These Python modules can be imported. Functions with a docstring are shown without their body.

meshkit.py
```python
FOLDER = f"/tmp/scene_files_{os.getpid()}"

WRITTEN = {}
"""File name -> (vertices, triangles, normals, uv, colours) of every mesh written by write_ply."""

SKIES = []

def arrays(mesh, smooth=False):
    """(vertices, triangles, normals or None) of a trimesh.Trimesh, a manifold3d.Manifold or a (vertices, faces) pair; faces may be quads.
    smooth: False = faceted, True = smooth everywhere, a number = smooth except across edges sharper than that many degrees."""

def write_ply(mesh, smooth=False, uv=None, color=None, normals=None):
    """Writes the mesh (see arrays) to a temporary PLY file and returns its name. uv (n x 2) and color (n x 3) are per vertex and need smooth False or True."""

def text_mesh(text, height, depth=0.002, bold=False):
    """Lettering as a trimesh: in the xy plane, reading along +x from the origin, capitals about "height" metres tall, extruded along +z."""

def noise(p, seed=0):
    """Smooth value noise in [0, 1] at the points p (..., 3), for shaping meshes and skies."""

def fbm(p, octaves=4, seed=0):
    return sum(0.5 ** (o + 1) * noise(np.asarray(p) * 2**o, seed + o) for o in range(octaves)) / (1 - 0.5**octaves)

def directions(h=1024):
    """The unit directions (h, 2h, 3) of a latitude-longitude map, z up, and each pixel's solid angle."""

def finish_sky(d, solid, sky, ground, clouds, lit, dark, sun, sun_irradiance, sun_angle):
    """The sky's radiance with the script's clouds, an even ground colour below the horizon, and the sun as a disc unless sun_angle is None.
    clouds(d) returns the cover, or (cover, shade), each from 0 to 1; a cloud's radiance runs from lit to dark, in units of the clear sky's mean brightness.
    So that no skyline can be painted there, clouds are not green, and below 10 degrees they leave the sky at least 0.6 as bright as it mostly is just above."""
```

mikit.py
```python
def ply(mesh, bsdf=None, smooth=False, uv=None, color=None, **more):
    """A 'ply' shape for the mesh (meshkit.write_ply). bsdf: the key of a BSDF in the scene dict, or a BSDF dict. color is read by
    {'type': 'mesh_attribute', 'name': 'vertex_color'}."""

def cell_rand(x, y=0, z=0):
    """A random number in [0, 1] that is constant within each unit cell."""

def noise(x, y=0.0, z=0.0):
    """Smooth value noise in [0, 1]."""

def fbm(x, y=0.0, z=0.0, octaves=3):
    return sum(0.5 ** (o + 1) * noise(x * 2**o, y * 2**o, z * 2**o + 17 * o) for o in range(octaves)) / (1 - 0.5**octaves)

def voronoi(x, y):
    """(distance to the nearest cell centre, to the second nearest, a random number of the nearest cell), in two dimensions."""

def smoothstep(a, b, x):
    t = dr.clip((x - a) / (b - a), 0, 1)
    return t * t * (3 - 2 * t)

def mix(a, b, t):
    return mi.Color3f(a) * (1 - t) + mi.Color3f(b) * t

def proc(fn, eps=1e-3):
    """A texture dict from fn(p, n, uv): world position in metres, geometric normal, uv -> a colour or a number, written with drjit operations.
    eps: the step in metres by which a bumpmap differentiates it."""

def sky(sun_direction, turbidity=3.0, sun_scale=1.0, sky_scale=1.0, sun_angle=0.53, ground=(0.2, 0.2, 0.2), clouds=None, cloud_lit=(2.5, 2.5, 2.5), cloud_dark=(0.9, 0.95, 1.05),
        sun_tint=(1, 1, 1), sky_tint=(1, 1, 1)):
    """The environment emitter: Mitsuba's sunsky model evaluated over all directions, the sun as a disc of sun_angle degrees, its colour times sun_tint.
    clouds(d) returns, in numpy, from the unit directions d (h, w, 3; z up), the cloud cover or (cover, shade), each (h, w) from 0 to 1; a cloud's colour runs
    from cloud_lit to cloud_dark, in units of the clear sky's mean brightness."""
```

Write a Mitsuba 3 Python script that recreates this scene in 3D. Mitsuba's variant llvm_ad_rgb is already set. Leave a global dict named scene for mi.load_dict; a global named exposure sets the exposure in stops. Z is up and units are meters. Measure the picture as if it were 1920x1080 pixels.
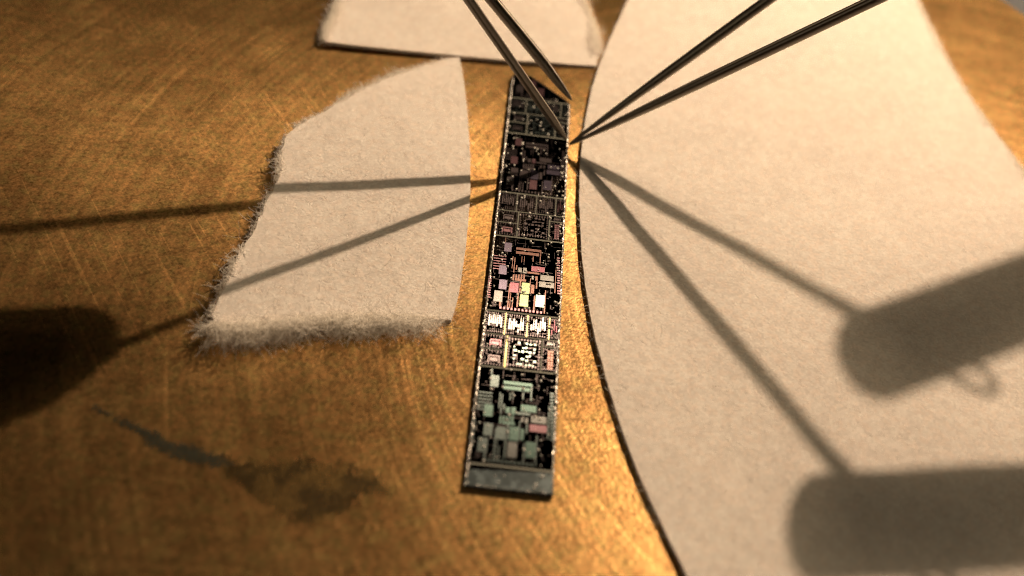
"""Silicon chip strip under probe needles on a brass chuck, with torn filter-paper pieces round it.
Everything is modelled at a magnification of about 100 (one unit = about one real centimetre)."""
import math
import numpy as np
import trimesh
import mitsuba as mi
import drjit as dr
import shapely
from shapely.geometry import Polygon, Point
from scipy.spatial import Delaunay
import mikit
import meshkit
from mikit import proc, noise, fbm, smoothstep, mix

T = mi.ScalarTransform4f
scene, labels = {}, {}

# ---------------------------------------------------------------- camera, lamps, exposure
exposure = 0.0
EYE = np.array([0.0, 0.0, 3.4614])
FWD = np.array([0.0, 0.7225, -0.69137])
UP = np.array([-0.16536, 0.68185, 0.71255])
scene['camera'] = {
    'type': 'thinlens', 'fov': 51.28, 'fov_axis': 'x', 'near_clip': 0.1, 'far_clip': 200.0,
    'aperture_radius': 0.050, 'focus_distance': 5.12,
    'to_world': T().look_at(origin=EYE.tolist(), target=(EYE + FWD).tolist(), up=UP.tolist())}
LAMP = np.array([4.985, 11.52, 7.935])               # the bulb of the microscope lamp, behind the chuck on the right
AIM = np.array([0.3, 4.0, 0.0])
BULB = np.array([1.0, 0.71, 0.455]) * 11400
GLOW = np.array([1.0, 0.73, 0.42]) * 52.0
ROOM = np.array([1.0, 0.80, 0.52]) * 1.3
look = T().look_at(origin=LAMP.tolist(), target=AIM.tolist(), up=[0, 0, 1])
scene['microscope_lamp__bulb'] = {'type': 'disk', 'to_world': look @ T().scale(0.113),
                                  'emitter': {'type': 'area', 'radiance': {'type': 'rgb', 'value': BULB.tolist()}}}
scene['microscope_lamp__diffuser'] = {'type': 'disk', 'to_world': look @ T().translate([0, 0, -0.06]) @ T().scale(0.95),
                                      'emitter': {'type': 'area', 'radiance': {'type': 'rgb', 'value': GLOW.tolist()}}}
labels['microscope_lamp'] = {'label': 'warm microscope lamp with a round diffuser standing behind the brass chuck', 'category': 'lamp'}
scene['ceiling_light__panel'] = {'type': 'rectangle', 'to_world': T().look_at(origin=[-6, -7, 16], target=[0, 3, 0], up=[0, 0, 1]) @ T().scale([5, 4, 1]),
                                 'emitter': {'type': 'area', 'radiance': {'type': 'rgb', 'value': ROOM.tolist()}}}
labels['ceiling_light'] = {'label': 'dim square ceiling light panel high above the workbench behind the camera', 'category': 'ceiling light'}


# ---------------------------------------------------------------- materials
def rgb(*c):
    return {'type': 'rgb', 'value': [float(x) for x in c]}


def principled(c, rough, metal=0.0, **k):
    return {'type': 'principled', 'base_color': c if isinstance(c, dict) else rgb(*c), 'roughness': rough, 'metallic': metal, **k}


def two(b):
    return {'type': 'twosided', 'b': b}


def streak(p, ang, along, across, seed):
    c, s = math.cos(ang), math.sin(ang)
    u, v = p.x * c + p.y * s, -p.x * s + p.y * c
    return noise(u * along, v * across, seed)


BX, BY = 2.2, 3.9                 # the plate was brushed in circles about this point


def polar(p):
    return dr.sqrt(dr.square(p.x - BX) + dr.square(p.y - BY)), dr.atan2(p.y - BY, BX - p.x)


def brass_height(p, n, uv):
    r, th = polar(p)
    grain = noise(p.x * 170, p.y * 170, 3) + noise(p.x * 105, p.y * 105, 5)
    a = noise(r * 85 + 2 * noise(p.x * 2, p.y * 2, 4), th * 9, 1.5) * smoothstep(0.35, 0.65, fbm(p.x * 1.1, p.y * 1.1, 3, 2))
    b = streak(p, 0.12, 4.0, 80, 2.5) * smoothstep(0.45, 0.7, fbm(p.x * 1.3, p.y * 1.3, 8, 2))
    return grain * 0.9 + a * 0.9 + b * 0.5


def brass_colour(p, n, uv):
    r, th = polar(p)
    m = fbm(p.x * 1.6, p.y * 1.6, 1, 4)
    f = fbm(p.x * 36, p.y * 36, 7, 3)
    g = noise(p.x * 150, p.y * 150, 2)
    h = noise(p.x * 75, p.y * 75, 12)
    col = mix((0.52, 0.302, 0.118), (0.65, 0.392, 0.155), smoothstep(0.3, 0.7, m))
    col = mix(col, mi.Color3f(0.66, 0.345, 0.135), smoothstep(0.5, 0.75, f) * 0.45)
    col = mix(col, mi.Color3f(0.52, 0.415, 0.150), smoothstep(0.5, 0.75, 1 - f) * 0.4)
    w = 2.5 * noise(p.x * 1.5, p.y * 1.5, 3)
    s = noise(r * 44 + w, th * 6, 11) * 0.65 + streak(p, 0.12, 2.5, 40, 12) * 0.35
    v = 1.5 * noise(p.x * 1.1, p.y * 1.1, 23)
    fine = smoothstep(0.70, 0.92, noise(r * 95 + v, th * 5.5, 31)) * smoothstep(0.4, 0.7, noise(r * 3, th * 4, 33))
    fine = fine + smoothstep(0.72, 0.92, streak(p, -0.9, 1.3, 100, 35)) * smoothstep(0.45, 0.7, noise(p.x * 1.7, p.y * 1.7, 37))
    col = col * (1 + 0.42 * fine)
    return col * (0.30 + 0.46 * g + 0.40 * h + 0.20 * smoothstep(0.35, 0.75, s))


def brass_rough(p, n, uv):
    return 0.385 + 0.09 * fbm(p.x * 9, p.y * 9, 21, 3)


scene['brass'] = two({'type': 'bumpmap', 'arbitrary': proc(brass_height, eps=1.5e-3), 'scale': 0.00042,
                      'b': principled(proc(brass_colour), proc(brass_rough), 0.93, anisotropic=0.62)})


def paper_height(p, n, uv):
    w = noise(p.x * 9, p.y * 9, 4) * 5
    return noise(p.x * 150, p.y * 150, p.z * 150) * 0.8 + noise(p.x * 70 + w, p.y * 110 - w, 8) * 0.8 + noise(p.x * 115 - w, p.y * 66 + w, 6) * 0.8


def paper_colour(p, n, uv):
    g = noise(p.x * 105, p.y * 105, 2)
    f = fbm(p.x * 26, p.y * 26, 5, 3)
    l = fbm(p.x * 3, p.y * 3, 15, 3)
    c = mix((0.79, 0.74, 0.71), (0.85, 0.81, 0.78), smoothstep(0.3, 0.7, f))
    c = mix(c, mi.Color3f(0.87, 0.77, 0.71), smoothstep(0.5, 0.75, noise(p.x * 60, p.y * 60, 31)) * 0.5)
    return c * (0.83 + 0.20 * g + 0.07 * l)


scene['paper'] = two({'type': 'bumpmap', 'arbitrary': proc(paper_height, eps=2e-3), 'scale': 0.0013,
                      'b': {'type': 'diffuse', 'reflectance': proc(paper_colour)}})
scene['fibre'] = {'type': 'principledthin', 'base_color': rgb(0.97, 0.95, 0.92), 'roughness': 0.5, 'spec_trans': 0.0, 'diff_trans': 1.1, 'eta': 1.2}
scene['silicon_film'] = two({'type': 'roughconductor', 'distribution': 'beckmann', 'alpha': 0.03, 'material': 'none', 'specular_reflectance': rgb(0.28, 0.25, 0.25)})
scene['silicon_body'] = two(principled((0.05, 0.05, 0.055), 0.35, 0.6))
scene['silicon_edge'] = two(principled((0.55, 0.53, 0.52), 0.42, 0.85))


def bare_colour(p, n, uv):
    f = fbm(p.x * 30, p.y * 30, 3, 3)
    return mix((0.035, 0.055, 0.066), (0.11, 0.15, 0.175), smoothstep(0.35, 0.7, f))


scene['bare_silicon'] = two(principled(proc(bare_colour), 0.45, 0.35))
scene['saw_lane'] = two(principled((0.17, 0.18, 0.165), 0.45, 0.3))
scene['lane_metal'] = two(principled((0.36, 0.33, 0.16), 0.36, 0.9, anisotropic=1.0))
PADS = {'mauve': (0.12, 0.105, 0.16), 'pink': (0.19, 0.08, 0.11), 'cream': (0.15, 0.155, 0.165), 'orange': (0.15, 0.085, 0.075),
        'yellow': (0.22, 0.27, 0.16), 'mint': (0.32, 0.44, 0.42), 'grey': (0.16, 0.17, 0.18), 'teal': (0.095, 0.155, 0.15),
        'slate': (0.12, 0.155, 0.165), 'rose': (0.22, 0.125, 0.155), 'dull': (0.135, 0.115, 0.13), 'wire': (0.045, 0.038, 0.044), 'bright': (0.36, 0.35, 0.38)}
for k, c in PADS.items():
    scene['pad_' + k] = two(principled(c, 0.36, 0.8, anisotropic=1.0))
scene['ball_metal'] = two(principled((0.93, 0.93, 0.93), 0.5, 0.1))
scene['needle_steel'] = two(principled((0.20, 0.18, 0.155), 0.33, 1.0, anisotropic=1.0))
scene['arm_metal'] = two(principled((0.10, 0.10, 0.10), 0.4, 0.3))
scene['bench_paint'] = two(principled((0.10, 0.11, 0.13), 0.5, 0.1))
scene['residue'] = two({'type': 'bumpmap', 'arbitrary': proc(brass_height, eps=2e-3), 'scale': 0.00045, 'b': principled(
    proc(lambda p, n, uv: mix((0.075, 0.050, 0.018), (0.18, 0.115, 0.038), smoothstep(0.36, 0.70, fbm(p.x * 16, p.y * 16, 6, 4)))
         * (0.7 + 0.45 * noise(p.x * 80, p.y * 80, 2))), 0.55, 0.75)})
scene['verdigris'] = two(principled(proc(lambda p, n, uv: mix((0.025, 0.03, 0.024), (0.055, 0.055, 0.035), fbm(p.x * 25, p.y * 25, 6, 3))), 0.6, 0.4))
scene['lamp_metal'] = two(principled((0.05, 0.05, 0.05), 0.5, 0.5))


# ---------------------------------------------------------------- helpers
def put(key, mesh, bsdf, smooth=False, **k):
    scene[key] = mikit.ply(mesh, bsdf, smooth, **k)


def tubes(P, R, sides=3):
    """Many thin tubes at once: P (n, k, 3) points, R (n, k) radii."""
    n, k, _ = P.shape
    t = np.gradient(P, axis=1)
    t /= np.linalg.norm(t, axis=2, keepdims=True) + 1e-12
    ref = np.where(np.abs(t[..., 2:]) < 0.9, [0.0, 0, 1], [1.0, 0, 0])
    a = np.cross(t, ref)
    a /= np.linalg.norm(a, axis=2, keepdims=True) + 1e-12
    b = np.cross(t, a)
    ang = np.arange(sides) * 2 * np.pi / sides
    V = P[:, :, None] + R[:, :, None, None] * (np.cos(ang)[:, None] * a[:, :, None] + np.sin(ang)[:, None] * b[:, :, None])
    V = V.reshape(-1, 3)
    i, j, s = np.meshgrid(np.arange(n), np.arange(k - 1), np.arange(sides), indexing='ij')
    o, q = (i * k + j) * sides, (s + 1) % sides
    A, B, Cc, D = o + s, o + q, o + sides + q, o + sides + s
    F = np.concatenate([np.stack([A, B, Cc], -1).reshape(-1, 3), np.stack([A, Cc, D], -1).reshape(-1, 3)])
    return V, F


def ribbons(P, R, rng):
    """Many thin flat twisted fibres at once, as plant fibres are: P (n, k, 3) points, R (n, k) half widths."""
    n, k, _ = P.shape
    t = np.gradient(P, axis=1)
    t /= np.linalg.norm(t, axis=2, keepdims=True) + 1e-12
    ref = rng.normal(size=(n, 1, 3)) + np.linspace(0, 1, k)[None, :, None] * rng.normal(size=(n, 1, 3))
    a = np.cross(t, ref)
    a /= np.linalg.norm(a, axis=2, keepdims=True) + 1e-12
    V = np.stack([P - R[..., None] * a, P + R[..., None] * a], 2).reshape(-1, 3)
    i, j = np.meshgrid(np.arange(n), np.arange(k - 1), indexing='ij')
    o = ((i * k + j) * 2).ravel()
    return V, np.vstack([np.c_[o, o + 1, o + 3], np.c_[o, o + 3, o + 2]])


def rod(points, radii, sides=20, cap=True):
    p = np.asarray(points, float)
    V, F = tubes(p[None], np.broadcast_to(radii, (len(p),))[None].astype(float), sides)
    if cap:
        m = len(V)
        V = np.vstack([V, p[:1], p[-1:]])
        s = np.arange(sides)
        e = (len(p) - 1) * sides
        F = np.vstack([F, np.stack([s * 0 + m, (s + 1) % sides, s], 1), np.stack([s * 0 + m + 1, e + s, e + (s + 1) % sides], 1)])
    return V, F


def resample(pts, step):
    pts = np.asarray(pts, float)
    d = np.r_[0, np.cumsum(np.linalg.norm(np.diff(pts, axis=0), axis=1))]
    n = max(2, int(d[-1] / step))
    s = np.linspace(0, d[-1], n + 1)
    return np.c_[np.interp(s, d, pts[:, 0]), np.interp(s, d, pts[:, 1])]


def smooth_line(pts, n=3):
    pts = np.asarray(pts, float)
    for _ in range(n):
        q = np.empty((2 * len(pts), 2))
        q[0::2] = pts
        q[1:-1:2] = (pts[:-1] + pts[1:]) / 2
        q = q[:-1]
        q[1:-1] = 0.25 * q[:-2] + 0.5 * q[1:-1] + 0.25 * q[2:]
        pts = q
    return pts


def ragged(pts, amp, freq, seed):
    """Push a line's points sideways by noise: a torn edge."""
    t = np.gradient(pts, axis=0)
    t /= np.linalg.norm(t, axis=1, keepdims=True) + 1e-12
    nrm = np.c_[t[:, 1], -t[:, 0]]
    q = np.c_[pts * freq, np.zeros(len(pts))]
    d = (meshkit.fbm(q, 3, seed) - 0.5) * 2 * amp
    return pts + nrm * d[:, None]


def sheet(loop, top, bottom, step, seed, rough=0.003):
    """A slab with a wavy top: loop (n, 2) outline, top(x, y), bottom(x, y)."""
    rng = np.random.default_rng(seed)
    poly = Polygon(loop).buffer(0)
    if poly.geom_type != 'Polygon':
        poly = max(poly.geoms, key=lambda g: g.area)
    loop = resample(np.array(poly.exterior.coords), step * 0.8)[:-1]
    x0, y0, x1, y1 = poly.bounds
    gx, gy = np.meshgrid(np.arange(x0, x1, step), np.arange(y0, y1, step))
    g = np.c_[gx.ravel(), gy.ravel()] + rng.uniform(-0.3, 0.3, (gx.size, 2)) * step
    inner = poly.buffer(-step * 0.6)
    g = g[shapely.contains_xy(inner, g[:, 0], g[:, 1])]
    pts = np.vstack([loop, g])
    tri = Delaunay(pts).simplices
    c = pts[tri].mean(1)
    tri = tri[shapely.contains_xy(poly, c[:, 0], c[:, 1])]
    a, b, cc = pts[tri[:, 0]], pts[tri[:, 1]], pts[tri[:, 2]]
    flip = (b[:, 0] - a[:, 0]) * (cc[:, 1] - a[:, 1]) - (b[:, 1] - a[:, 1]) * (cc[:, 0] - a[:, 0]) < 0
    tri[flip] = tri[flip][:, ::-1]
    q = np.c_[pts, np.zeros(len(pts))]
    bump = (meshkit.fbm(q * 42, 3, seed) - 0.5) * 2 * rough * 0.5 + (meshkit.fbm(q * 2.5, 3, seed + 9) - 0.5) * 2 * rough * 1.6
    n = len(pts)
    V = np.vstack([np.c_[pts, top(pts[:, 0], pts[:, 1]) + bump], np.c_[pts, bottom(pts[:, 0], pts[:, 1])]])
    e = np.vstack([tri[:, [0, 1]], tri[:, [1, 2]], tri[:, [2, 0]]])
    key = np.sort(e, 1)
    _, inv, cnt = np.unique(key, axis=0, return_inverse=True, return_counts=True)
    e = e[cnt[inv.ravel()] == 1]
    side = np.vstack([np.c_[e[:, 0], e[:, 0] + n, e[:, 1] + n], np.c_[e[:, 0], e[:, 1] + n, e[:, 1]]])
    return (V, np.vstack([tri, tri[:, ::-1] + n, side])), poly


def fibres(root, direct, length, curl, droop, radius, floor, rng, k=6):
    """Curved fibres: root (n, 3), direct (n, 3) unit, length (n,)."""
    n = len(root)
    s = np.linspace(0, 1, k)
    side = np.cross(direct, rng.normal(size=(n, 3)))
    side /= np.linalg.norm(side, axis=1, keepdims=True) + 1e-9
    side2 = np.cross(direct, side)
    L = length[:, None, None]
    c1, c2 = np.clip(rng.normal(0, curl, (n, 1, 1)), -0.75, 0.75), np.clip(rng.normal(0, curl, (n, 1, 1)), -1, 1)
    P = root[:, None] + L * s[None, :, None] * direct[:, None] + L * c1 * (s**2)[None, :, None] * side[:, None] + L * c2 * np.sin(s * 4.5)[None, :, None] * side2[:, None] * 0.35
    P[..., 2] -= (length[:, None] * droop) * s[None] ** 2
    P[..., 2] = np.maximum(P[..., 2], floor + 0.0015 + rng.uniform(0, 0.006, (n, 1)))
    R = radius[:, None] * (1 - 0.45 * s[None] ** 2)
    return ribbons(P, R * 1.5, rng)


# ---------------------------------------------------------------- the setting
def disc_plate(cx, cy, r, z0, z1, bevel, bx, by, n=360, m=24):
    """A round plate; its top is laid out in rings about the brushing centre (bx, by), so that uv runs across and along the brushing."""
    a = np.arange(n) * 2 * np.pi / n
    d = np.c_[np.cos(a), np.sin(a)]
    o = np.array([bx - cx, by - cy])
    b = d @ o
    q = -b + np.sqrt(b * b - o @ o + (r - bevel) ** 2)          # from the brushing centre to the top's rim
    f = np.linspace(0.02, 1, m)
    P = np.array([bx, by]) + f[:, None, None] * q[None, :, None] * d[None]
    rim = P[-1] - [cx, cy]
    out = rim / np.linalg.norm(rim, axis=1, keepdims=True)
    rings = [np.c_[p, np.full(n, z1)] for p in P]
    rad = [f[k] * q for k in range(m)]
    for rr, z in ((r - 0.3 * bevel, z1 - 0.3 * bevel), (r, z1 - bevel), (r, z0)):
        rings.append(np.c_[out * rr + [cx, cy], np.full(n, z)])
        rad.append(q + (z1 - z) + rr - r + bevel)
    V, U, F = np.vstack(rings), np.concatenate(rad), []
    i = np.arange(n)
    for k in range(len(rings) - 1):
        c, e = k * n, (k + 1) * n
        F += [np.c_[c + i, e + i, e + (i + 1) % n], np.c_[c + i, e + (i + 1) % n, c + (i + 1) % n]]
    F = np.vstack(F)
    v, u, th = V[F], U[F], a[F % n]
    th = np.where(th < th.max(1, keepdims=True) - np.pi, th + 2 * np.pi, th)
    return v.reshape(-1, 3), np.arange(F.size).reshape(-1, 3), np.c_[u.ravel(), th.ravel() * 3]


put('bench_top', (np.array([[-40, -40, -0.9], [40, -40, -0.9], [40, 40, -0.9], [-40, 40, -0.9]], float), np.array([[0, 1, 2], [0, 2, 3]])), 'bench_paint')
labels['bench_top'] = {'label': 'grey bench top under and behind the round brass chuck', 'kind': 'structure'}
dv, df, du = disc_plate(-2.52, 3.49, 7.0, -0.9, 0.0, 0.05, BX, BY)
put('brass_plate', (dv, df), 'brass', uv=du)
labels['brass_plate'] = {'label': 'scratched golden brass chuck plate that carries the chip and the papers', 'kind': 'structure'}
SCRATCH = [
    [(-0.367, 2.7), (-0.31, 2.575), (-0.263, 2.492), (-0.231, 2.435)],
    [(-0.367, 2.994), (-0.302, 2.828), (-0.243, 2.685)],
    [(-0.549, 2.984), (-0.399, 2.75), (-0.295, 2.552)],]
for i, s in enumerate(SCRATCH):
    q = smooth_line(s, 3)
    w = 0.0007 * np.sin(np.linspace(0.15, np.pi - 0.15, len(q)))
    t = np.gradient(q, axis=0)
    t /= np.linalg.norm(t, axis=1, keepdims=True)
    nn = np.c_[-t[:, 1], t[:, 0]] * w[:, None]
    m = len(q)
    V = np.vstack([np.c_[q + nn, np.full(m, 0.0002)], np.c_[q, w * 0.45 + 0.0003], np.c_[q - nn, np.full(m, 0.0002)]])
    j = np.arange(m - 1)
    F = np.vstack([np.c_[o + j, o + m + j, o + m + j + 1] for o in (0, m)] + [np.c_[o + j, o + m + j + 1, o + j + 1] for o in (0, m)])
    put('brass_plate__scratch' + ('_%03d' % i if i else ''), (V, F[:, ::-1]), 'brass')

# a dried stain on the brass
STAIN = [(-1.512, 2.532), (-1.44, 2.512), (-1.348, 2.477), (-1.262, 2.461), (-1.191, 2.439), (-1.1, 2.432), (-1.002, 2.41), (-0.977, 2.397), (-0.884, 2.398), (-0.784, 2.416), (-0.706, 2.44), (-0.605, 2.456), (-0.499, 2.457), (-0.422, 2.439), (-0.358, 2.404), (-0.344, 2.387), (-0.395, 2.364), (-0.447, 2.336), (-0.484, 2.296), (-0.51, 2.25), (-0.545, 2.212), (-0.59, 2.189), (-0.642, 2.193), (-0.677, 2.234), (-0.731, 2.223), (-0.798, 2.246), (-0.858, 2.278), (-0.919, 2.308), (-0.974, 2.354), (-1.026, 2.354), (-1.124, 2.367), (-1.21, 2.375), (-1.273, 2.406), (-1.339, 2.453), (-1.44, 2.485)]


def residue(loop, z, soft, seed, cell=0.0065, thin=None):
    """Dried residue: a crust of small flakes, close together inside the outline and scattered towards its edge."""
    rng = np.random.default_rng(seed)
    poly = Polygon(smooth_line(np.vstack([loop, loop[:1]]), 2)).buffer(0)
    x0, y0, x1, y1 = poly.buffer(soft).bounds
    gx, gy = np.meshgrid(np.arange(x0, x1, cell), np.arange(y0, y1, cell))
    p = np.c_[gx.ravel(), gy.ravel()] + rng.uniform(-0.5, 0.5, (gx.size, 2)) * cell
    pt = shapely.points(p)
    d = np.where(shapely.contains(poly, pt), 1, -1) * shapely.distance(poly.exterior, pt) / soft
    q = np.c_[p, np.zeros(len(p))]
    d = d + (meshkit.fbm(q * 14, 4, seed) - 0.5) * 1.5
    if thin is not None:
        d -= 0.9 * np.exp(-((p[:, 0] - thin[0]) / thin[2]) ** 2 - ((p[:, 1] - thin[1]) / thin[3]) ** 2)
    keep = rng.uniform(0, 1, len(p)) < np.clip(0.5 + 0.9 * d, 0, 0.97)
    p = p[keep]
    n = len(p)
    k = 5
    a = rng.uniform(0, 2 * np.pi, (n, 1)) + np.arange(k) * 2 * np.pi / k
    r = cell * rng.uniform(0.45, 0.95, (n, k))
    top = np.concatenate([p[:, None] + np.stack([r * np.cos(a), r * np.sin(a)], -1), np.repeat(z + rng.uniform(0.0008, 0.003, (n, 1, 1)), k, 1)], -1)
    low = top * [1, 1, 0] + [0, 0, z - 0.0003]
    V = np.concatenate([top, low], 1).reshape(-1, 3)
    o = (np.arange(n) * 2 * k)[:, None]
    F = [o + np.array([[0, j, j + 1]]) for j in range(1, k - 1)]
    for j in range(k):
        e = (j + 1) % k
        F += [o + np.array([[j, k + j, k + e]]), o + np.array([[j, k + e, e]])]
    return V, np.vstack(F)


put('residue_stain', residue(np.array(STAIN[6:28]), 0.0005, 0.05, 3, thin=(-0.56, 2.37, 0.09, 0.035)), 'residue')
labels['residue_stain'] = {'label': 'dark irregular stain of dried residue on the bare brass, below the torn paper scrap', 'category': 'stain'}
put('residue_stain__green_streak', residue(np.array([(-1.56, 2.545), (-1.44, 2.515), (-1.348, 2.48), (-1.262, 2.463), (-1.191, 2.44), (-1.1, 2.434), (-0.96, 2.411), (-0.945, 2.385), (-1.02, 2.362), (-1.124, 2.373), (-1.21, 2.382), (-1.273, 2.412), (-1.339, 2.457), (-1.44, 2.49)]), 0.0005, 0.026, 4), 'verdigris')
labels['residue_stain__green_streak'] = {'label': 'thin blue-green tail of the stain'}

# ---------------------------------------------------------------- the three papers
LP_CUT = [(-0.531, 5.457), (-0.486, 5.285), (-0.432, 5.052), (-0.377, 4.781), (-0.328, 4.503), (-0.296, 4.283), (-0.268, 4.032), (-0.249, 3.776), (-0.239, 3.572), (-0.237, 3.412), (-0.243, 3.324)]
LP_BOT = [(-0.308, 3.321), (-0.379, 3.316), (-0.473, 3.298), (-0.564, 3.273), (-0.653, 3.242), (-0.743, 3.217), (-0.83, 3.186), (-0.916, 3.153), (-0.999, 3.113), (-1.08, 3.074), (-1.164, 3.044), (-1.232, 3.04)]
LP_SIDE = [(-1.251, 3.08), (-1.254, 3.146), (-1.25, 3.231), (-1.244, 3.32), (-1.245, 3.427), (-1.245, 3.53), (-1.239, 3.646), (-1.235, 3.774), (-1.23, 3.89), (-1.223, 4.006), (-1.228, 4.122), (-1.258, 4.215), (-1.284, 4.298), (-1.291, 4.404)]
LP_UP = [(-1.257, 4.489), (-1.209, 4.58), (-1.147, 4.679), (-1.086, 4.789), (-1.024, 4.908), (-0.955, 5.01), (-0.873, 5.13), (-0.783, 5.227), (-0.691, 5.326), (-0.596, 5.421)]
TP_CUT = [(-1.316, 5.369), (-1.18, 5.385), (-1.038, 5.404), (-0.79, 5.44), (-0.534, 5.478), (-0.265, 5.514), (0.029, 5.582), (0.283, 5.635)]
TP_TR = [(0.28, 5.807), (0.266, 5.996), (0.221, 6.182), (0.147, 6.402), (0.06, 6.704)]
TP_TL = [(-1.356, 6.17), (-1.354, 5.855), (-1.346, 5.692), (-1.348, 5.5), (-1.333, 5.4)]
RP_CUT = [(0.496, 6.769), (0.412, 6.312), (0.336, 5.894), (0.288, 5.576), (0.261, 5.284), (0.249, 4.962), (0.248, 4.709), (0.256, 4.475), (0.271, 4.255), (0.296, 4.01), (0.325, 3.781), (0.362, 3.569), (0.4, 3.387), (0.444, 3.215), (0.495, 3.04), (0.543, 2.873), (0.593, 2.73), (0.643, 2.606), (0.695, 2.489), (0.751, 2.365), (0.814, 2.225), (0.911, 2.035)]
RP_TORN = [(3.007, 4.612), (2.924, 4.907), (2.805, 5.238), (2.749, 5.48), (2.687, 5.697), (2.647, 5.896), (2.6, 6.091), (2.566, 6.343), (2.539, 6.551), (2.516, 6.784), (2.484, 7.107), (2.454, 7.454)]


def z_left(x, y):
    return 0.023 + 0.040 * np.clip((-0.25 - x) / 1, 0, 1.2) ** 1.3


def z_top(x, y):
    return 0.022 + 0.02 * np.clip((0.2 - x) / 1.5, 0, 1.2)


def z_right(x, y):
    return 0.026 + 0.02 * np.clip((y - 5) / 1.5, 0, 1.2)


def surface_fibres(poly, top, n, length, seed, radius=0.0013, lift=0.0015, clip=None):
    rng = np.random.default_rng(seed)
    area = poly if clip is None else poly.intersection(clip)
    x0, y0, x1, y1 = area.bounds
    p = rng.uniform([x0, y0], [x1, y1], (int(n * 3), 2))
    p = p[shapely.contains_xy(area, p[:, 0], p[:, 1])][:n]
    m = len(p)
    a = rng.uniform(0, 2 * np.pi, m)
    d = np.c_[np.cos(a), np.sin(a), rng.uniform(-0.02, 0.04, m)]
    d /= np.linalg.norm(d, axis=1, keepdims=True)
    L = length * rng.lognormal(0, 0.4, m)
    root = np.c_[p, top(p[:, 0], p[:, 1]) + rng.uniform(0, lift, m)]
    return fibres(root, d, L, 0.35, 0.10, radius * rng.uniform(0.7, 1.3, m), 0.0, rng, 5)


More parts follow.
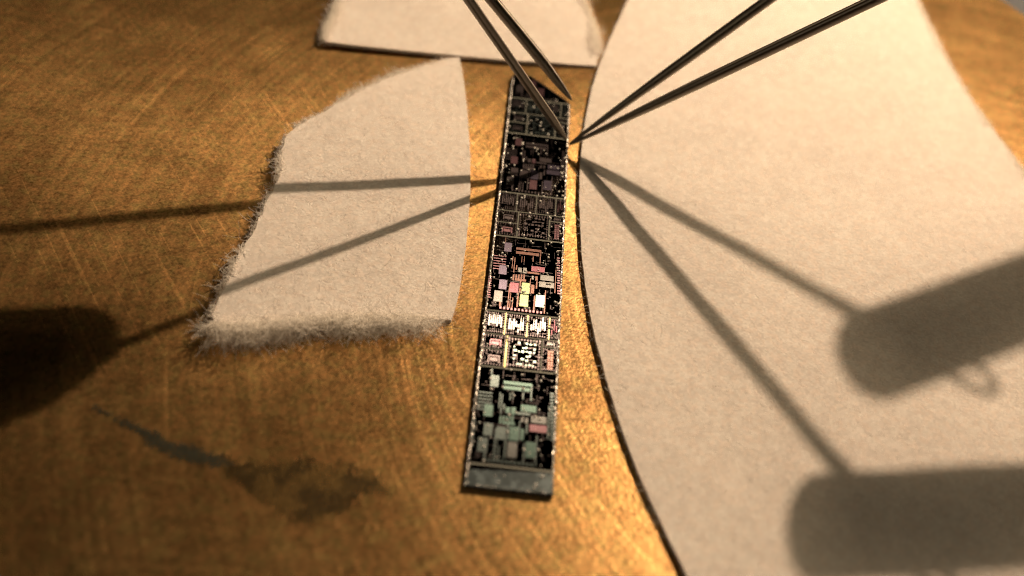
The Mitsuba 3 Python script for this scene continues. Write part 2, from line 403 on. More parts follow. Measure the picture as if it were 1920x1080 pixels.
def edge_fuzz(line, outward, top, n, length, seed, spread=0.7, rise=(-0.35, 0.5), droop=0.35, depth=0.04, clump=0.6, radius=0.0014, curl=0.5, zlow=0.0):
    """Fibres that stand out of a torn edge: line (m, 2), outward sign of the left normal."""
    rng = np.random.default_rng(seed)
    q = resample(smooth_line(line, 2), 0.01)
    t = np.gradient(q, axis=0)
    t /= np.linalg.norm(t, axis=1, keepdims=True)
    nrm = np.c_[-t[:, 1], t[:, 0]] * outward
    i = rng.integers(0, len(q), n)
    dens = meshkit.fbm(np.c_[q * 7, np.zeros(len(q))], 3, seed)
    dens = np.clip((dens - 0.5) * 2.2 + 0.5, 0.05, 1)
    i = i[rng.uniform(0, 1, n) < (1 - clump) + clump * dens[i]]
    m = len(i)
    back = rng.uniform(-0.3, 1, m) * depth
    p = q[i] - nrm[i] * back[:, None] + t[i] * rng.normal(0, 0.008, (m, 1))
    a = rng.normal(0, spread, m)
    d = nrm[i] * np.cos(a)[:, None] + t[i] * np.sin(a)[:, None]
    d = np.c_[d, rng.uniform(rise[0], rise[1], m)]
    d /= np.linalg.norm(d, axis=1, keepdims=True)
    zt = top(p[:, 0], p[:, 1])
    root = np.c_[p, zt - rng.uniform(zlow, 1, m) ** 2 * 0.020]
    L = np.minimum(length * rng.lognormal(0, 0.32, m) * (0.45 + 0.9 * dens[i]), 0.14)
    d[:, 2] = np.where(L > 0.05, np.minimum(d[:, 2], 0.1), d[:, 2])
    return fibres(root, d, L, curl, droop, radius * rng.uniform(0.7, 1.4, m), 0.0, rng, 7)


def join(*ms):
    V, F, o = [], [], 0
    for v, f in ms:
        V.append(v)
        F.append(f + o)
        o += len(v)
    return np.vstack(V), np.vstack(F)


def add_paper(name, loop, ztop, step, seed, rough, thick=0.021):
    mesh, poly = sheet(loop, ztop, lambda x, y: ztop(x, y) - thick, step, seed, rough)
    put(name, mesh, 'paper', smooth=50)
    return poly


# left piece: one cut edge on the right, torn all round the rest
cut = ragged(resample(smooth_line(LP_CUT), 0.015), 0.003, 12, 3)
bot = ragged(resample(smooth_line(LP_BOT), 0.015), 0.022, 9, 4)
sid = ragged(resample(smooth_line(LP_SIDE), 0.015), 0.022, 9, 5)
upp = ragged(resample(smooth_line(LP_UP), 0.015), 0.012, 9, 6)
pl = add_paper('paper_piece', np.vstack([cut, bot, sid, upp]), z_left, 0.0125, 11, 0.0032)
put('paper_piece__surface_fibres', surface_fibres(pl.buffer(-0.01), z_left, 4500, 0.05, 21, 0.0004, 0.0003), 'fibre')
put('paper_piece__torn_fibres', join(
    edge_fuzz(LP_BOT, 1, z_left, 1700, 0.036, 31, 0.9, (-0.1, 0.35), 0.02, 0.006, 0.6, 0.0010, 0.8),
    edge_fuzz(LP_BOT, 1, z_left, 2300, 0.074, 36, 0.7, (-0.2, 0.3), 0.04, 0.002, 0.97, 0.0010, 1.1),
    edge_fuzz(LP_BOT[1:11], 1, z_left, 900, 0.075, 38, 0.7, (-0.2, 0.25), 0.10, 0.002, 0.99, 0.0010, 1.2),
    edge_fuzz(LP_BOT[3:10], 1, z_left, 1500, 0.100, 39, 0.7, (-0.1, 0.2), 0.05, 0.002, 1.0, 0.0010, 1.5),
    edge_fuzz(LP_BOT + LP_SIDE[:5], 1, z_left, 16, 0.10, 32, 0.8, (-0.2, 0.3), 0.1, 0.01, 0.2, 0.0008, 1.1),
    edge_fuzz(LP_SIDE, 1, z_left, 1500, 0.036, 33, 0.9, (-0.1, 0.5), 0.05, 0.012, 0.7, 0.0010, 1.5),
    edge_fuzz(LP_SIDE, 1, z_left, 70, 0.075, 34, 0.8, (-0.2, 0.4), 0.2, 0.01, 0.2, 0.0008, 1.4),
    edge_fuzz(LP_UP, 1, z_left, 2500, 0.028, 35, 0.9, (-0.3, 0.5), 0.05, 0.012, 0.6, 0.0010, 1.4),
    edge_fuzz(LP_CUT, 1, z_left, 60, 0.04, 37, 0.9, (-0.2, 0.6), 0.2, 0.01, 0.3, 0.0007)), 'fibre')
labels['paper_piece'] = {'label': 'small white paper scrap with fluffy torn edges, left of the chip strip', 'category': 'paper scrap'}
labels['paper_piece__surface_fibres'] = {'kind': 'stuff', 'label': 'loose fibres lying on the paper'}
labels['paper_piece__torn_fibres'] = {'kind': 'stuff', 'label': 'fluffy fibres along the torn edges'}

# top piece
cut = ragged(resample(smooth_line(TP_CUT), 0.02), 0.002, 12, 3)
tr = ragged(resample(smooth_line(TP_TR), 0.02), 0.02, 8, 4)
tl = ragged(resample(smooth_line(TP_TL), 0.02), 0.02, 8, 5)
pt = add_paper('paper_piece_001', np.vstack([cut, tr, [(-0.1, 7.6), (-1.35, 7.5)], tl]), z_top, 0.02, 12, 0.0032)
put('paper_piece_001__surface_fibres', surface_fibres(pt.buffer(-0.02), z_top, 1500, 0.05, 41, 0.0004, 0.0003, clip=shapely.box(-2, 5, 1, 6.9)), 'fibre')
put('paper_piece_001__torn_fibres', join(
    edge_fuzz(TP_TL, 1, z_top, 5000, 0.045, 42, 0.9, (-0.4, 0.5), 0.2, 0.02, 0.5, 0.0010, 1.0),
    edge_fuzz(TP_TR, 1, z_top, 5000, 0.045, 43, 0.9, (-0.4, 0.5), 0.2, 0.02, 0.5, 0.0010, 1.0)), 'fibre')
labels['paper_piece_001'] = {'label': 'white paper strip with a straight cut edge, behind the far end of the chip strip', 'category': 'paper scrap'}
labels['paper_piece_001__surface_fibres'] = {'kind': 'stuff', 'label': 'loose fibres lying on the paper'}
labels['paper_piece_001__torn_fibres'] = {'kind': 'stuff', 'label': 'fluffy fibres along the torn edges'}

# large right piece
cut = ragged(resample(smooth_line(RP_CUT), 0.02), 0.0035, 14, 3)
torn = ragged(resample(smooth_line(RP_TORN), 0.02), 0.02, 7, 5)
pr_ = add_paper('paper_piece_002', np.vstack([cut[::-1], [(0.56, 7.3), (1.2, 8.2), (2.3, 8.2)], torn[::-1], [(3.5, 3.9), (3.6, 2.6), (2.6, 1.5), (1.2, 1.5)]]), z_right, 0.02, 13, 0.0034)
put('paper_piece_002__surface_fibres', surface_fibres(pr_.buffer(-0.02), z_right, 6000, 0.045, 51, 0.0004, 0.0003, clip=shapely.box(0, 2, 2.9, 5.6)), 'fibre')
put('paper_piece_002__torn_fibres', join(
    edge_fuzz(RP_TORN, 1, z_right, 5000, 0.035, 52, 0.9, (-0.4, 0.5), 0.2, 0.02, 0.5, 0.0010, 1.0),
    edge_fuzz(RP_CUT, -1, z_right, 260, 0.035, 53, 0.9, (-0.1, 0.6), 0.2, 0.03, 0.3, 0.001)), 'fibre')
labels['paper_piece_002'] = {'label': 'large white filter paper with a smooth curved cut edge, right of the chip strip', 'category': 'paper scrap'}
labels['paper_piece_002__surface_fibres'] = {'kind': 'stuff', 'label': 'loose fibres lying on the paper'}
labels['paper_piece_002__torn_fibres'] = {'kind': 'stuff', 'label': 'short fibres along the torn edge'}

# ---------------------------------------------------------------- the chip strip
CW, CT = 0.35, 0.025
C0 = np.array([-0.0564, 2.4536])
YAW, SKEW = 0.051, 0.0216
CD = np.array([-math.sin(YAW), math.cos(YAW)])
CN = np.array([math.cos(YAW + SKEW), math.sin(YAW + SKEW)]) * CW
GC, GS = math.cos(0.15), math.sin(0.15)      # the fine lines of the metal run at this angle to the strip
LINES = [0.1078, 0.6285, 0.9699, 1.4906, 1.832, 2.3527, 2.694]
CHIP = 'chip_strip'


def cp(u, s):
    u, s = np.asarray(u, float), np.asarray(s, float)
    return C0 + u[..., None] * CN + s[..., None] * CD


def quad_box(corners, z0, z1):
    """A slab on four (u, s) corners; uv runs along the strip's own axes."""
    c = np.asarray(corners, float)
    p = cp(c[:, 0], c[:, 1])
    V = np.vstack([np.c_[p, np.full(4, z1)], np.c_[p, np.full(4, z0)]])
    F = np.array([[0, 1, 2], [0, 2, 3], [0, 4, 5], [0, 5, 1], [1, 5, 6], [1, 6, 2], [2, 6, 7], [2, 7, 3], [3, 7, 4], [3, 4, 0]])
    a = c[:, 0] * CW
    uv = np.vstack([np.c_[a * GC - c[:, 1] * GS, a * GS + c[:, 1] * GC]] * 2)
    uv[4:] += 0.013
    return V, F, uv


def slab(u0, s0, u1, s1, z0, z1):
    return quad_box([(u0, s0), (u1, s0), (u1, s1), (u0, s1)], z0, z1)


def put_slabs(key, slabs, bsdf):
    V, F, U, o = [], [], [], 0
    for v, f, uv in slabs:
        V.append(v)
        F.append(f + o)
        U.append(uv)
        o += len(v)
    V, F, U = np.vstack(V), np.vstack(F), np.vstack(U)
    v, f = V[F].reshape(-1, 3), np.arange(F.size).reshape(-1, 3)
    scene[key] = mikit.ply((v, f), bsdf, False, uv=U[F].reshape(-1, 2))


# outline of the strip with the broken-off slanting far end
TOPC = [(1.0, 2.70), (0.93, 2.735), (0.55, 2.865), (0.31, 2.945), (0.12, 2.955), (0.03, 2.94), (0.0, 2.915)]
outline = np.array([(0.0, 0.0), (1.0, 0.0)] + TOPC)
oxy = cp(outline[:, 0], outline[:, 1])
body = trimesh.creation.extrude_polygon(Polygon(oxy), CT - 0.0026, engine='earcut')
body.apply_translation([0, 0, 0.0008])
put(CHIP, body, 'silicon_body')
labels[CHIP] = {'label': 'long narrow dark silicon chip strip with rows of tiny shiny circuits, lying on the brass', 'category': 'chip'}
ZT = CT - 0.0004
counter = {}


def num(base):
    counter[base] = counter.get(base, -1) + 1
    return base + ('_%03d' % counter[base] if counter[base] else '')


BLOCK = dict(
    P=[(0.17, 0.785, 0.271, 0.909), (0.13, 0.471, 0.234, 0.59), (0.149, 0.278, 0.253, 0.402), (0.099, 0.116, 0.211, 0.254), (0.298, 0.255, 0.411, 0.379), (0.454, 0.255, 0.562, 0.394), (0.444, 0.091, 0.555, 0.239), (0.653, 0.106, 0.77, 0.259), (0.565, 0.558, 0.751, 0.628), (0.697, 0.454, 0.877, 0.524), (0.685, 0.365, 0.887, 0.435), (0.386, 0.525, 0.438, 0.585), (0.453, 0.518, 0.505, 0.592), (0.581, 0.268, 0.623, 0.38), (0.579, 0.449, 0.607, 0.496), (0.627, 0.44, 0.66, 0.496)],
    BAR=[(0.332, 0.827, 0.679, 0.86), (0.337, 0.771, 0.659, 0.808)],
    COMB=[(0.322, 0.411, 0.343, 0.489), (0.358, 0.414, 0.379, 0.492), (0.394, 0.417, 0.414, 0.496), (0.43, 0.421, 0.45, 0.499), (0.465, 0.424, 0.486, 0.503), (0.355, 0.41, 0.506, 0.438)],
    TR=[(0.323, 0.513, 0.337, 0.716), (0.354, 0.553, 0.371, 0.617), (0.421, 0.661, 0.43, 0.744), (0.454, 0.674, 0.463, 0.748), (0.573, 0.686, 0.588, 0.76), (0.671, 0.677, 0.686, 0.854), (0.313, 0.057, 0.322, 0.25), (0.406, 0.075, 0.424, 0.259), (0.344, 0.05, 0.355, 0.188), (0.285, 0.055, 0.299, 0.359), (0.77, 0.033, 0.784, 0.33), (0.628, 0.029, 0.642, 0.242), (0.178, 0.063, 0.201, 0.118), (0.559, 0.274, 0.57, 0.46), (0.424, 0.262, 0.443, 0.41), (0.643, 0.338, 0.661, 0.431), (0.897, 0.306, 0.909, 0.642), (0.296, 0.566, 0.307, 0.732), (0.517, 0.524, 0.678, 0.547), (0.325, 0.903, 0.336, 1.013), (0.383, 0.909, 0.393, 1.01), (0.169, 0.915, 0.181, 0.979)],
    TICK=[(0.187, 0.032, 0.212, 0.059), (0.236, 0.031, 0.261, 0.059), (0.285, 0.031, 0.31, 0.059), (0.333, 0.031, 0.358, 0.058), (0.382, 0.03, 0.407, 0.058), (0.43, 0.03, 0.455, 0.058), (0.479, 0.03, 0.504, 0.057), (0.527, 0.029, 0.552, 0.057), (0.576, 0.029, 0.601, 0.057), (0.624, 0.029, 0.649, 0.056), (0.673, 0.028, 0.698, 0.056), (0.721, 0.028, 0.746, 0.056)],
    LTICK=[(-0.014, 0.833, 0.029, 0.842), (-0.013, 0.803, 0.03, 0.812), (-0.012, 0.774, 0.031, 0.783), (-0.011, 0.744, 0.032, 0.753), (-0.01, 0.715, 0.033, 0.724), (-0.009, 0.685, 0.034, 0.694), (-0.008, 0.656, 0.035, 0.665), (-0.006, 0.626, 0.037, 0.635), (-0.005, 0.597, 0.038, 0.606), (-0.004, 0.567, 0.039, 0.576), (-0.003, 0.538, 0.04, 0.547), (-0.002, 0.508, 0.041, 0.518), (-0.001, 0.479, 0.042, 0.488), (0.0, 0.449, 0.043, 0.459), (0.001, 0.42, 0.044, 0.429), (0.002, 0.39, 0.045, 0.4), (0.003, 0.361, 0.046, 0.37), (0.005, 0.331, 0.047, 0.341), (0.006, 0.302, 0.048, 0.311), (0.007, 0.272, 0.049, 0.282), (0.008, 0.243, 0.05, 0.252), (0.009, 0.213, 0.051, 0.223), (0.01, 0.184, 0.052, 0.193), (0.011, 0.155, 0.053, 0.164)],
    RTICK=[(0.907, 0.769, 0.95, 0.786), (0.909, 0.736, 0.952, 0.753), (0.911, 0.702, 0.954, 0.719), (0.913, 0.669, 0.956, 0.685), (0.915, 0.635, 0.958, 0.652), (0.917, 0.602, 0.96, 0.618), (0.919, 0.568, 0.962, 0.585), (0.922, 0.534, 0.964, 0.551), (0.924, 0.501, 0.966, 0.518), (0.926, 0.467, 0.968, 0.484), (0.928, 0.434, 0.97, 0.45), (0.93, 0.4, 0.972, 0.417), (0.932, 0.366, 0.974, 0.383), (0.934, 0.333, 0.976, 0.35), (0.936, 0.299, 0.978, 0.316)],
    LH=[(0.039, 0.708, 0.211, 0.719), (0.04, 0.673, 0.212, 0.684), (0.041, 0.638, 0.212, 0.649), (0.041, 0.603, 0.213, 0.614), (0.042, 0.568, 0.214, 0.579), (0.043, 0.533, 0.214, 0.544)],)
LOOK = [  # the metal colour of pad 0..15 in each repeat of the large circuit, nearest first
    ['slate', 'teal', 'slate', 'slate', 'slate', 'teal', 'grey', 'teal', 'teal', 'grey', 'rose', 'teal', 'teal', 'teal', 'grey', 'grey'],
    ['mauve', 'mauve', 'mauve', 'cream', 'pink', 'yellow', 'yellow', 'mint', 'pink', 'cream', 'cream', 'cream', 'cream', 'orange', 'cream', 'orange'],
    ['rose', 'rose', 'dull', 'dull', 'dull', 'mauve', 'rose', 'mauve', 'dull', 'mauve', 'mauve', 'dull', 'rose', 'dull', 'dull', 'dull'],
    ['rose', 'dull', 'dull', 'dull', 'rose', 'rose', 'rose', 'rose', 'dull', 'dull', 'dull', 'dull', 'dull', 'dull', 'dull', 'dull']]
BARS = ['teal', 'orange', 'dull', 'dull']
TRACE = ['slate', 'orange', 'dull', 'dull']
LANE = 0.010


def sub(s0, s1, r, z, dz=0.0016):
    u0, v0, u1, v1 = r
    return slab(u0, s0 + v0 * (s1 - s0), u1, s0 + v1 * (s1 - s0), z, z + dz)


def inside_top(u, s):
    """Height of the broken edge at u, so that nothing stands past it."""
    us, ss = [t[0] for t in TOPC][::-1], [t[1] for t in TOPC][::-1]
    return np.interp(u, us, ss)


rngc = np.random.default_rng(5)
spans = [(0.1078, 0.6285), (0.9699, 1.4906), (1.832, 2.3527), (2.694, 3.2147)]
for bi, (s0, s1) in enumerate(spans):
    a0, a1 = s0 + LANE * 0.5, s1 - LANE * 0.5
    key = num(CHIP + '__circuit_block')
    if bi < 3:
        put_slabs(key, [slab(0.03, a0, 0.975, a1, ZT - 0.002, ZT)], 'silicon_film')
    else:
        pts = [(0.03, a0), (0.975, a0)] + [(min(u, 0.975) if u > 0.5 else max(u, 0.03), s - 0.012) for u, s in TOPC]
        q = np.array(pts)
        m = trimesh.creation.extrude_polygon(Polygon(cp(q[:, 0], q[:, 1])).buffer(0), 0.002, engine='earcut')
        m.apply_translation([0, 0, ZT - 0.002])
        put(key, m, 'silicon_film')

    def ok(r):
        return bi < 3 or s0 + r[3] * (s1 - s0) < inside_top((r[0] + r[2]) / 2, 0) - 0.03
    for r, c in zip(BLOCK['P'], LOOK[bi]):
        if not ok(r):
            continue
        w = (r[2] - r[0]) * CW
        nk = key + '__pad'
        put_slabs(num(nk), [sub(s0, s1, r, ZT)], 'pad_' + c)
    for r in BLOCK['BAR']:
        if ok(r):
            put_slabs(num(key + '__bar'), [sub(s0, s1, r, ZT)], 'pad_' + BARS[bi])
    tr_ = [sub(s0, s1, r, ZT, 0.0011) for r in BLOCK['TR'] if r[3] < 0.99 and ok(r)]
    put_slabs(key + '__trace', tr_, 'pad_' + TRACE[bi])
    labels[key + '__trace'] = {'kind': 'stuff', 'label': 'fine metal traces between the pads'}
    gw = np.random.default_rng(300)          # fine wiring, the same in every repeat
    wires = []
    for _ in range(90):
        x, y = gw.uniform(0.05, 0.93), gw.uniform(0.04, 0.95)
        ln, w = gw.uniform(0.02, 0.16), gw.uniform(0.004, 0.011)
        wires.append((x, y, min(x + ln, 0.95), y + w * 0.65) if gw.uniform() < 0.45 else (x, y, x + w, min(y + ln * 0.8, 0.97)))
    for _ in range(45):
        x, y = gw.uniform(0.05, 0.93), gw.uniform(0.04, 0.95)
        wires.append((x, y, x + gw.uniform(0.008, 0.028), y + gw.uniform(0.006, 0.02)))
    put_slabs(key + '__wiring', [sub(s0, s1, r, ZT, 0.0007) for r in wires if ok(r)], 'pad_wire')
    labels[key + '__wiring'] = {'kind': 'stuff', 'label': 'fine wiring lines of the circuit'}
    cm = [sub(s0, s1, r, ZT, 0.0012) for r in BLOCK['COMB'] if ok(r)]
    if cm:
        put_slabs(key + '__comb', cm, 'pad_' + ['teal', 'orange', 'dull', 'dull'][bi])
    tk = [sub(s0, s1, r, ZT, 0.0013) for k in ('TICK', 'LTICK', 'RTICK') for r in BLOCK[k] if ok(r) and r[0] > 0.0] + [sub(s0, s1, r, ZT, 0.001) for r in BLOCK['LH'] if ok(r)]
    put_slabs(key + '__contact_row', tk, 'pad_' + ['slate', 'rose', 'dull', 'dull'][bi])
    labels[key + '__contact_row'] = {'kind': 'stuff', 'label': 'rows of tiny contacts along the block edges'}

# the rows of small circuits: cells (u0, v0, u1, v1) in a row, v from below
CELLS = [(0.03, 0.585, 0.275, 0.985), (0.29, 0.585, 0.56, 0.985), (0.575, 0.585, 0.845, 0.985), (0.86, 0.585, 0.975, 0.985),
         (0.03, 0.315, 0.315, 0.565), (0.03, 0.02, 0.315, 0.295), (0.335, 0.02, 0.765, 0.565), (0.785, 0.455, 0.975, 0.565), (0.785, 0.02, 0.975, 0.435)]
LANES = [(0.275, 0.585, 0.29, 0.985), (0.56, 0.585, 0.575, 0.985), (0.845, 0.585, 0.86, 0.985), (0.03, 0.565, 0.975, 0.585), (0.315, 0.02, 0.335, 0.565),
         (0.765, 0.02, 0.785, 0.565), (0.03, 0.295, 0.315, 0.315), (0.785, 0.435, 0.975, 0.455)]
SM = [['bright', 'bright', 'bright', 'pink', 'rose', 'dull', 'mint', 'cream', 'orange'], ['dull'] * 3 + ['rose', 'dull', 'rose', 'dull', 'dull', 'rose'], ['dull', 'slate', 'dull', 'slate', 'dull', 'dull', 'slate', 'dull', 'dull']]


def cell_features(ci):
    """The same circuit in every repeat: rectangles (u0, v0, u1, v1) of the cell, thick ones first."""
    g = np.random.default_rng(100 + ci)
    big, fine = [], []
    if ci in (0, 1, 2, 3):
        n = 7 if ci < 3 else 3
        for i in range(n):
            x = 0.12 + 0.76 * (i + 0.5) / n
            h = g.uniform(0.2, 0.55)
            y = g.uniform(0.15, 0.45)
            big.append((x - 0.038, y, x + 0.028, y + h))
            if g.uniform() < 0.6:
                big.append((x - 0.02, y + h, x + 0.01, min(y + h + 0.2, 0.86)))
        m = 9
    elif ci in (4, 5, 7):
        big += [(0.36, 0.28, 0.70, 0.50), (0.30, 0.58, 0.78, 0.66), (0.28, 0.2, 0.33, 0.6), (0.74, 0.2, 0.79, 0.66)]
        m = 8
    elif ci == 6:
        for j in range(6):
            for i in range(6):
                if g.uniform() < 0.75:
                    x, y = 0.2 + i * 0.115 + g.uniform(-0.02, 0.02), 0.12 + j * 0.13 + g.uniform(-0.02, 0.02)
                    w, h = g.uniform(0.04, 0.1), g.uniform(0.03, 0.07)
                    big.append((x, y, x + w, y + h))
        m = 11
    else:
        for j in range(7):
            for i in range(2):
                big.append((0.36 + i * 0.2, 0.1 + j * 0.115, 0.52 + i * 0.2, 0.185 + j * 0.115))
        m = 8
    for i in range(m):
        t = (i + 0.5) / m
        for y in (0.06, 0.90):
            if g.uniform() < 0.9:
                fine.append((t - 0.022, y, t + 0.022, y + 0.05))
            if g.uniform() < 0.6:
                fine.append((t - 0.008, y + (0.05 if y < 0.5 else -0.10), t + 0.008, y + (0.16 if y < 0.5 else 0)))
        for x in (0.03, 0.93):
            fine.append((x, t - 0.022, x + 0.035, t + 0.022))
    for i in range(14):
        x, y = g.uniform(0.12, 0.85), g.uniform(0.15, 0.8)
        if g.uniform() < 0.5:
            fine.append((x, y, x + g.uniform(0.05, 0.2), y + 0.018))
        else:
            fine.append((x, y, x + 0.014, y + g.uniform(0.05, 0.2)))
    return big, fine


for ri, (s0, s1) in enumerate(((0.6285, 0.9699), (1.4906, 1.832), (2.3527, 2.694))):
    for ci, (u0, v0, u1, v1) in enumerate(CELLS):
        key = num(CHIP + '__circuit_cell')
        put_slabs(key, [sub(s0, s1, (u0, v0, u1, v1), ZT - 0.002, 0.002)], 'silicon_film')
        big, fine = cell_features(ci)

        def inner(r):
            return (u0 + r[0] * (u1 - u0), v0 + r[1] * (v1 - v0), u0 + r[2] * (u1 - u0), v0 + r[3] * (v1 - v0))
        put_slabs(key + '__pads', [sub(s0, s1, inner(r), ZT, 0.0014) for r in big], 'pad_' + SM[ri][ci])
        put_slabs(key + '__contacts', [sub(s0, s1, inner(r), ZT, 0.001) for r in fine], 'pad_' + ('dull', 'dull', 'slate')[ri])
        labels[key + '__pads'] = {'kind': 'stuff', 'label': 'tiny metal pads of the circuit'}
        labels[key + '__contacts'] = {'kind': 'stuff', 'label': 'tiny contacts and lines of the circuit'}
    for li, r in enumerate(LANES):
        bright = ri == 0 and li in (0, 1, 2, 4)
        put_slabs(num(CHIP + '__lane'), [sub(s0, s1, r, ZT - 0.002, 0.0024)], 'lane_metal' if bright else 'saw_lane')
for s in LINES:
    put_slabs(num(CHIP + '__lane'), [slab(0.03, s - LANE / 2, 0.975, s + LANE / 2, ZT - 0.002, ZT + 0.0006)], 'saw_lane')
put_slabs(CHIP + '__bare_end', [quad_box([(0.0, 0.002), (1.0, 0.002), (0.975, LINES[0] - 0.008), (0.03, LINES[0] - 0.030)], ZT - 0.002, ZT + 0.0004)], 'bare_silicon')
labels[CHIP + '__bare_end'] = {'label': 'grey bare end of the strip without circuits'}
put_slabs(CHIP + '__dark_gap', [quad_box([(0.03, LINES[0] - 0.030), (0.975, LINES[0] - 0.008), (0.975, LINES[0] - 0.005), (0.03, LINES[0] - 0.005)], ZT - 0.002, ZT)], 'silicon_film')
# chipped, sparkling saw edges along both long sides
for side, (u0, u1) in enumerate(((0.0, 0.03), (0.975, 1.0))):
    n = 420
    s = np.linspace(0.003, 2.69 if side else 2.91, n)
    g = np.random.default_rng(60 + side)
    us = np.linspace(u0, u1, 4)
    uu = us[None] + g.normal(0, 0.0028, (n, 4)) * np.array([1.2, 0.6, 0.6, 0.6])
    uu = np.clip(uu, -0.006, 1.006)
    zz = ZT + 0.0006 + g.uniform(-0.0028, 0.0016, (n, 4)) * np.array([1, 1, 1, 0.3])[:: (-1 if side else 1)]
    zz[:, 0 if side == 0 else 3] -= 0.0022
    P = cp(uu, np.repeat(s[:, None], 4, 1) + g.normal(0, 0.0015, (n, 4)))
    V = np.concatenate([P, zz[..., None]], -1).reshape(-1, 3)
    i, j = np.meshgrid(np.arange(n - 1), np.arange(3), indexing='ij')
    o = (i * 4 + j).ravel()
    put(CHIP + '__saw_edge' + ('_001' if side else ''), (V, np.vstack([np.c_[o, o + 1, o + 5], np.c_[o, o + 5, o + 4]])), 'silicon_edge')
n = 90
g = np.random.default_rng(66)
u = np.linspace(0.0, 1.0, n)
ss = np.linspace(0.0, 0.006, 3)[None] + g.normal(0, 0.0012, (n, 3))
zz = ZT + 0.0005 + g.uniform(-0.0022, 0.0012, (n, 3)) - np.array([0.003, 0, 0])
P = cp(np.repeat(u[:, None], 3, 1), ss)
V = np.concatenate([P, zz[..., None]], -1).reshape(-1, 3)
i, j = np.meshgrid(np.arange(n - 1), np.arange(2), indexing='ij')
o = (i * 3 + j).ravel()
put(CHIP + '__saw_edge_002', (V, np.vstack([np.c_[o, o + 4, o + 1], np.c_[o, o + 3, o + 4]])), 'silicon_edge')
# bright metal specks
g = np.random.default_rng(77)
ico = trimesh.creation.icosphere(1, 1.0)
V, F, o = [], [], 0
u = np.r_[g.uniform(0.04, 0.97, 330), g.normal(0.93, 0.02, 40), g.normal(0.0, 0.012, 60), g.normal(1.0, 0.010, 55)]
s = np.r_[g.uniform(0.01, 2.75, 330), g.uniform(0.2, 2.3, 40), g.uniform(0.02, 2.85, 60), g.uniform(0.02, 2.68, 55)]
for k, (a, b) in enumerate(zip(u, s)):
    r = min(g.lognormal(-5.5, 0.38), 0.0064) * (0.6 if k >= 370 else 1)
    p = cp(a, b)
    V.append(ico.vertices * [r, r, r * 0.8] + [p[0], p[1], ZT + r * 0.5])
    F.append(ico.faces + o)
    o += len(ico.vertices)
put(CHIP + '__specks', (np.vstack(V), np.vstack(F)), 'ball_metal', smooth=True)
labels[CHIP + '__specks'] = {'kind': 'stuff', 'label': 'bright specks of metal and dust on the circuits'}


# ---------------------------------------------------------------- the four probes
def unit(v):
    v = np.asarray(v, float)
    return v / np.linalg.norm(v)


def probe(key, tip, end, arm0, arm1, label, bend=0.0, r_arm=0.158, loop=None, r_needle=0.0285, taper=0.85, tip_r=0.0045, nose=0.03, shift=0.0):
    tip, end, arm0, arm1 = (np.asarray(x, float) for x in (tip, end, arm0, arm1))
    L = np.linalg.norm(end - tip)
    s = np.unique(np.r_[np.linspace(0, 0.3, 16), np.linspace(0.3, L, 12)])
    d = unit(end - tip)
    pts = tip + s[:, None] * d
    pts[:, 2] += bend * np.clip(s / 0.25, 0, 1) * np.clip(1.6 - s / 0.6, 0, 1)
    rad = tip_r + (r_needle - tip_r) * (1 - np.exp(-2.2 * s / taper)) / (1 - np.exp(-2.2))
    rad = np.minimum(rad, r_needle)
    rad[0] = 0.002
    sd = 28                                       # the needle was ground lengthwise: u runs along it
    nv, nf = tubes(pts[None], rad[None], sd)
    nv = nv.reshape(len(pts), sd, 3)
    nv = np.concatenate([nv, nv[:, :1]], 1).reshape(-1, 3)
    ii, jj = np.meshgrid(np.arange(len(pts) - 1), np.arange(sd), indexing='ij')
    o = (ii * (sd + 1) + jj).ravel()
    nf = np.vstack([np.c_[o, o + 1, o + sd + 2], np.c_[o, o + sd + 2, o + sd + 1]])
    nuv = np.stack(np.meshgrid(s, np.arange(sd + 1) / sd * 0.2, indexing='ij'), -1).reshape(-1, 2)
    put(key + '__needle', (nv, nf), 'needle_steel', smooth=True, uv=nuv)
    a = unit(arm1 - arm0)
    arm0 = arm0 + a * shift
    A = arm0 + a * 5.0
    prof = [(nose * (1 - math.cos(t)), 0.45 * (nose > 0.1) + 0.92 * (nose < 0.1) + (0.55 if nose > 0.1 else 0.08) * math.sin(t)) for t in np.linspace(0, math.pi / 2, 6)] + [(0.9, 1.0)]
    P = [arm0 + a * t for t, _ in prof] + [A]
    put(key + '__arm', rod(P, np.array([q * r_arm for _, q in prof] + [r_arm]), 40), 'arm_metal', smooth=30)
    near = arm0 + a * np.clip((end - arm0) @ a, 0.05, 4)
    put(key + '__clamp', rod([near, near + (end - near) * 0.5, end + unit(end - near) * 0.03], [0.05, 0.045, 0.045], 16), 'arm_metal', smooth=40)
    if loop is not None:
        c = np.asarray(loop[0], float)
        e1, e2 = unit(loop[1]), unit(loop[2])
        t = np.linspace(0, 2 * np.pi, 28)
        ring = c + np.cos(t)[:, None] * e1 * loop[3] + np.sin(t)[:, None] * e2 * loop[4]
        put(key + '__wire_loop', rod(ring, 0.013, 10, False), 'arm_metal', smooth=60)
    labels[key] = {'label': label, 'category': 'probe needle'}


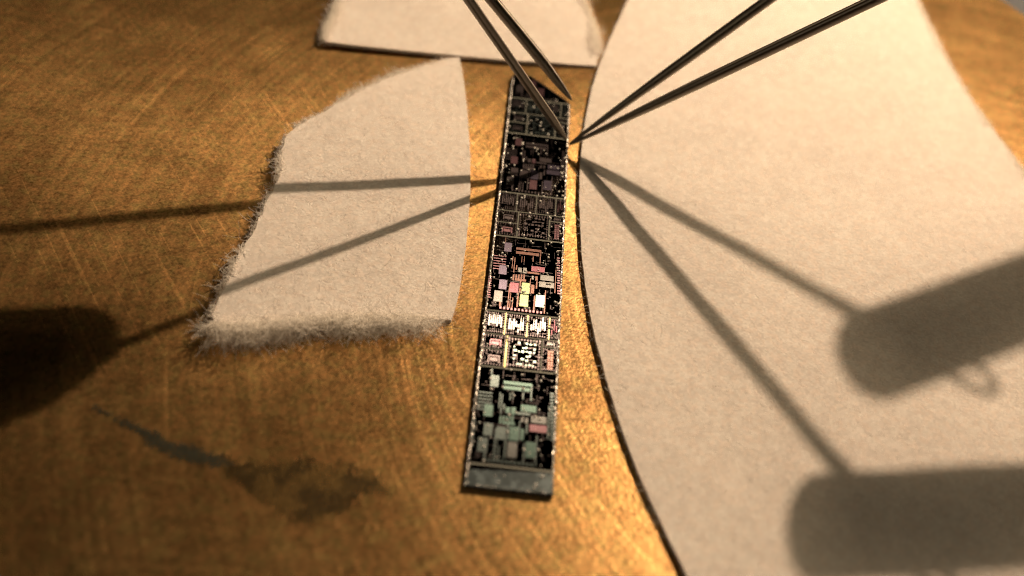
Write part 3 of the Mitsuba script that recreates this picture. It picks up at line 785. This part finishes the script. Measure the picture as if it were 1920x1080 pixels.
probe('probe_needle', [0.176, 4.745, 0.057], [2.631, 5.951, 2.251], [2.543, 5.668, 2.15], [3.246, 6.259, 2.3],
      'steel probe needle from upper right, the upper and thinner of the right-hand pair', loop=([2.89, 5.65, 2.12], [0.75, -0.66, -0.1], [0.6, 0.75, 0.1], 0.11, 0.066), shift=0.05)
probe('probe_needle_001', [0.178, 4.760, 0.039], [2.353, 4.809, 1.888], [2.113, 4.562, 1.82], [2.885, 4.867, 1.92],
      'steel probe needle from upper right, the lower and thicker of the right-hand pair', loop=([2.52, 4.42, 1.80], [0.75, -0.66, -0.1], [0.6, 0.75, 0.1], 0.12, 0.04), shift=0.05, r_arm=0.138)
probe('probe_needle_002', [0.154, 4.652, 0.148], [-0.560, 4.243, 1.290], [-0.62, 4.22, 1.34], [-0.71, 4.455, 1.66],
      'dark steel probe needle from top, crossing the far end of the chip strip', r_arm=0.22, nose=0.16, r_needle=0.0235, taper=0.20, tip_r=0.006)
probe('probe_needle_003', [0.146, 4.740, 0.339], [-1.220, 4.928, 1.622], [-1.26, 4.80, 1.66], [-2.2, 4.9, 2.2],
      'steel probe needle from top, ending at the far right corner of the chip strip', bend=0.012, r_needle=0.029, taper=0.28, tip_r=0.006)
for k in ('probe_needle', 'probe_needle_001', 'probe_needle_002', 'probe_needle_003'):
    labels[k]['group'] = 'probe needles above the chip'

# the lamp's metal reflector
a = np.arange(48) * 2 * np.pi / 48
prof = [(0.3, -0.9), (0.7, -0.6), (0.98, -0.10), (1.02, 0.05), (1.06, 0.0), (0.76, -0.7), (0.3, -1.0)]
V = np.vstack([np.c_[r * np.cos(a), r * np.sin(a), np.full(48, z)] for r, z in prof])
i = np.arange(48)
F = np.vstack([np.vstack([np.c_[k * 48 + i, k * 48 + (i + 1) % 48, k * 48 + 48 + (i + 1) % 48], np.c_[k * 48 + i, k * 48 + 48 + (i + 1) % 48, k * 48 + 48 + i]]) for k in range(len(prof) - 1)])
put('microscope_lamp__reflector', (V, F), 'lamp_metal', smooth=40, to_world=look)
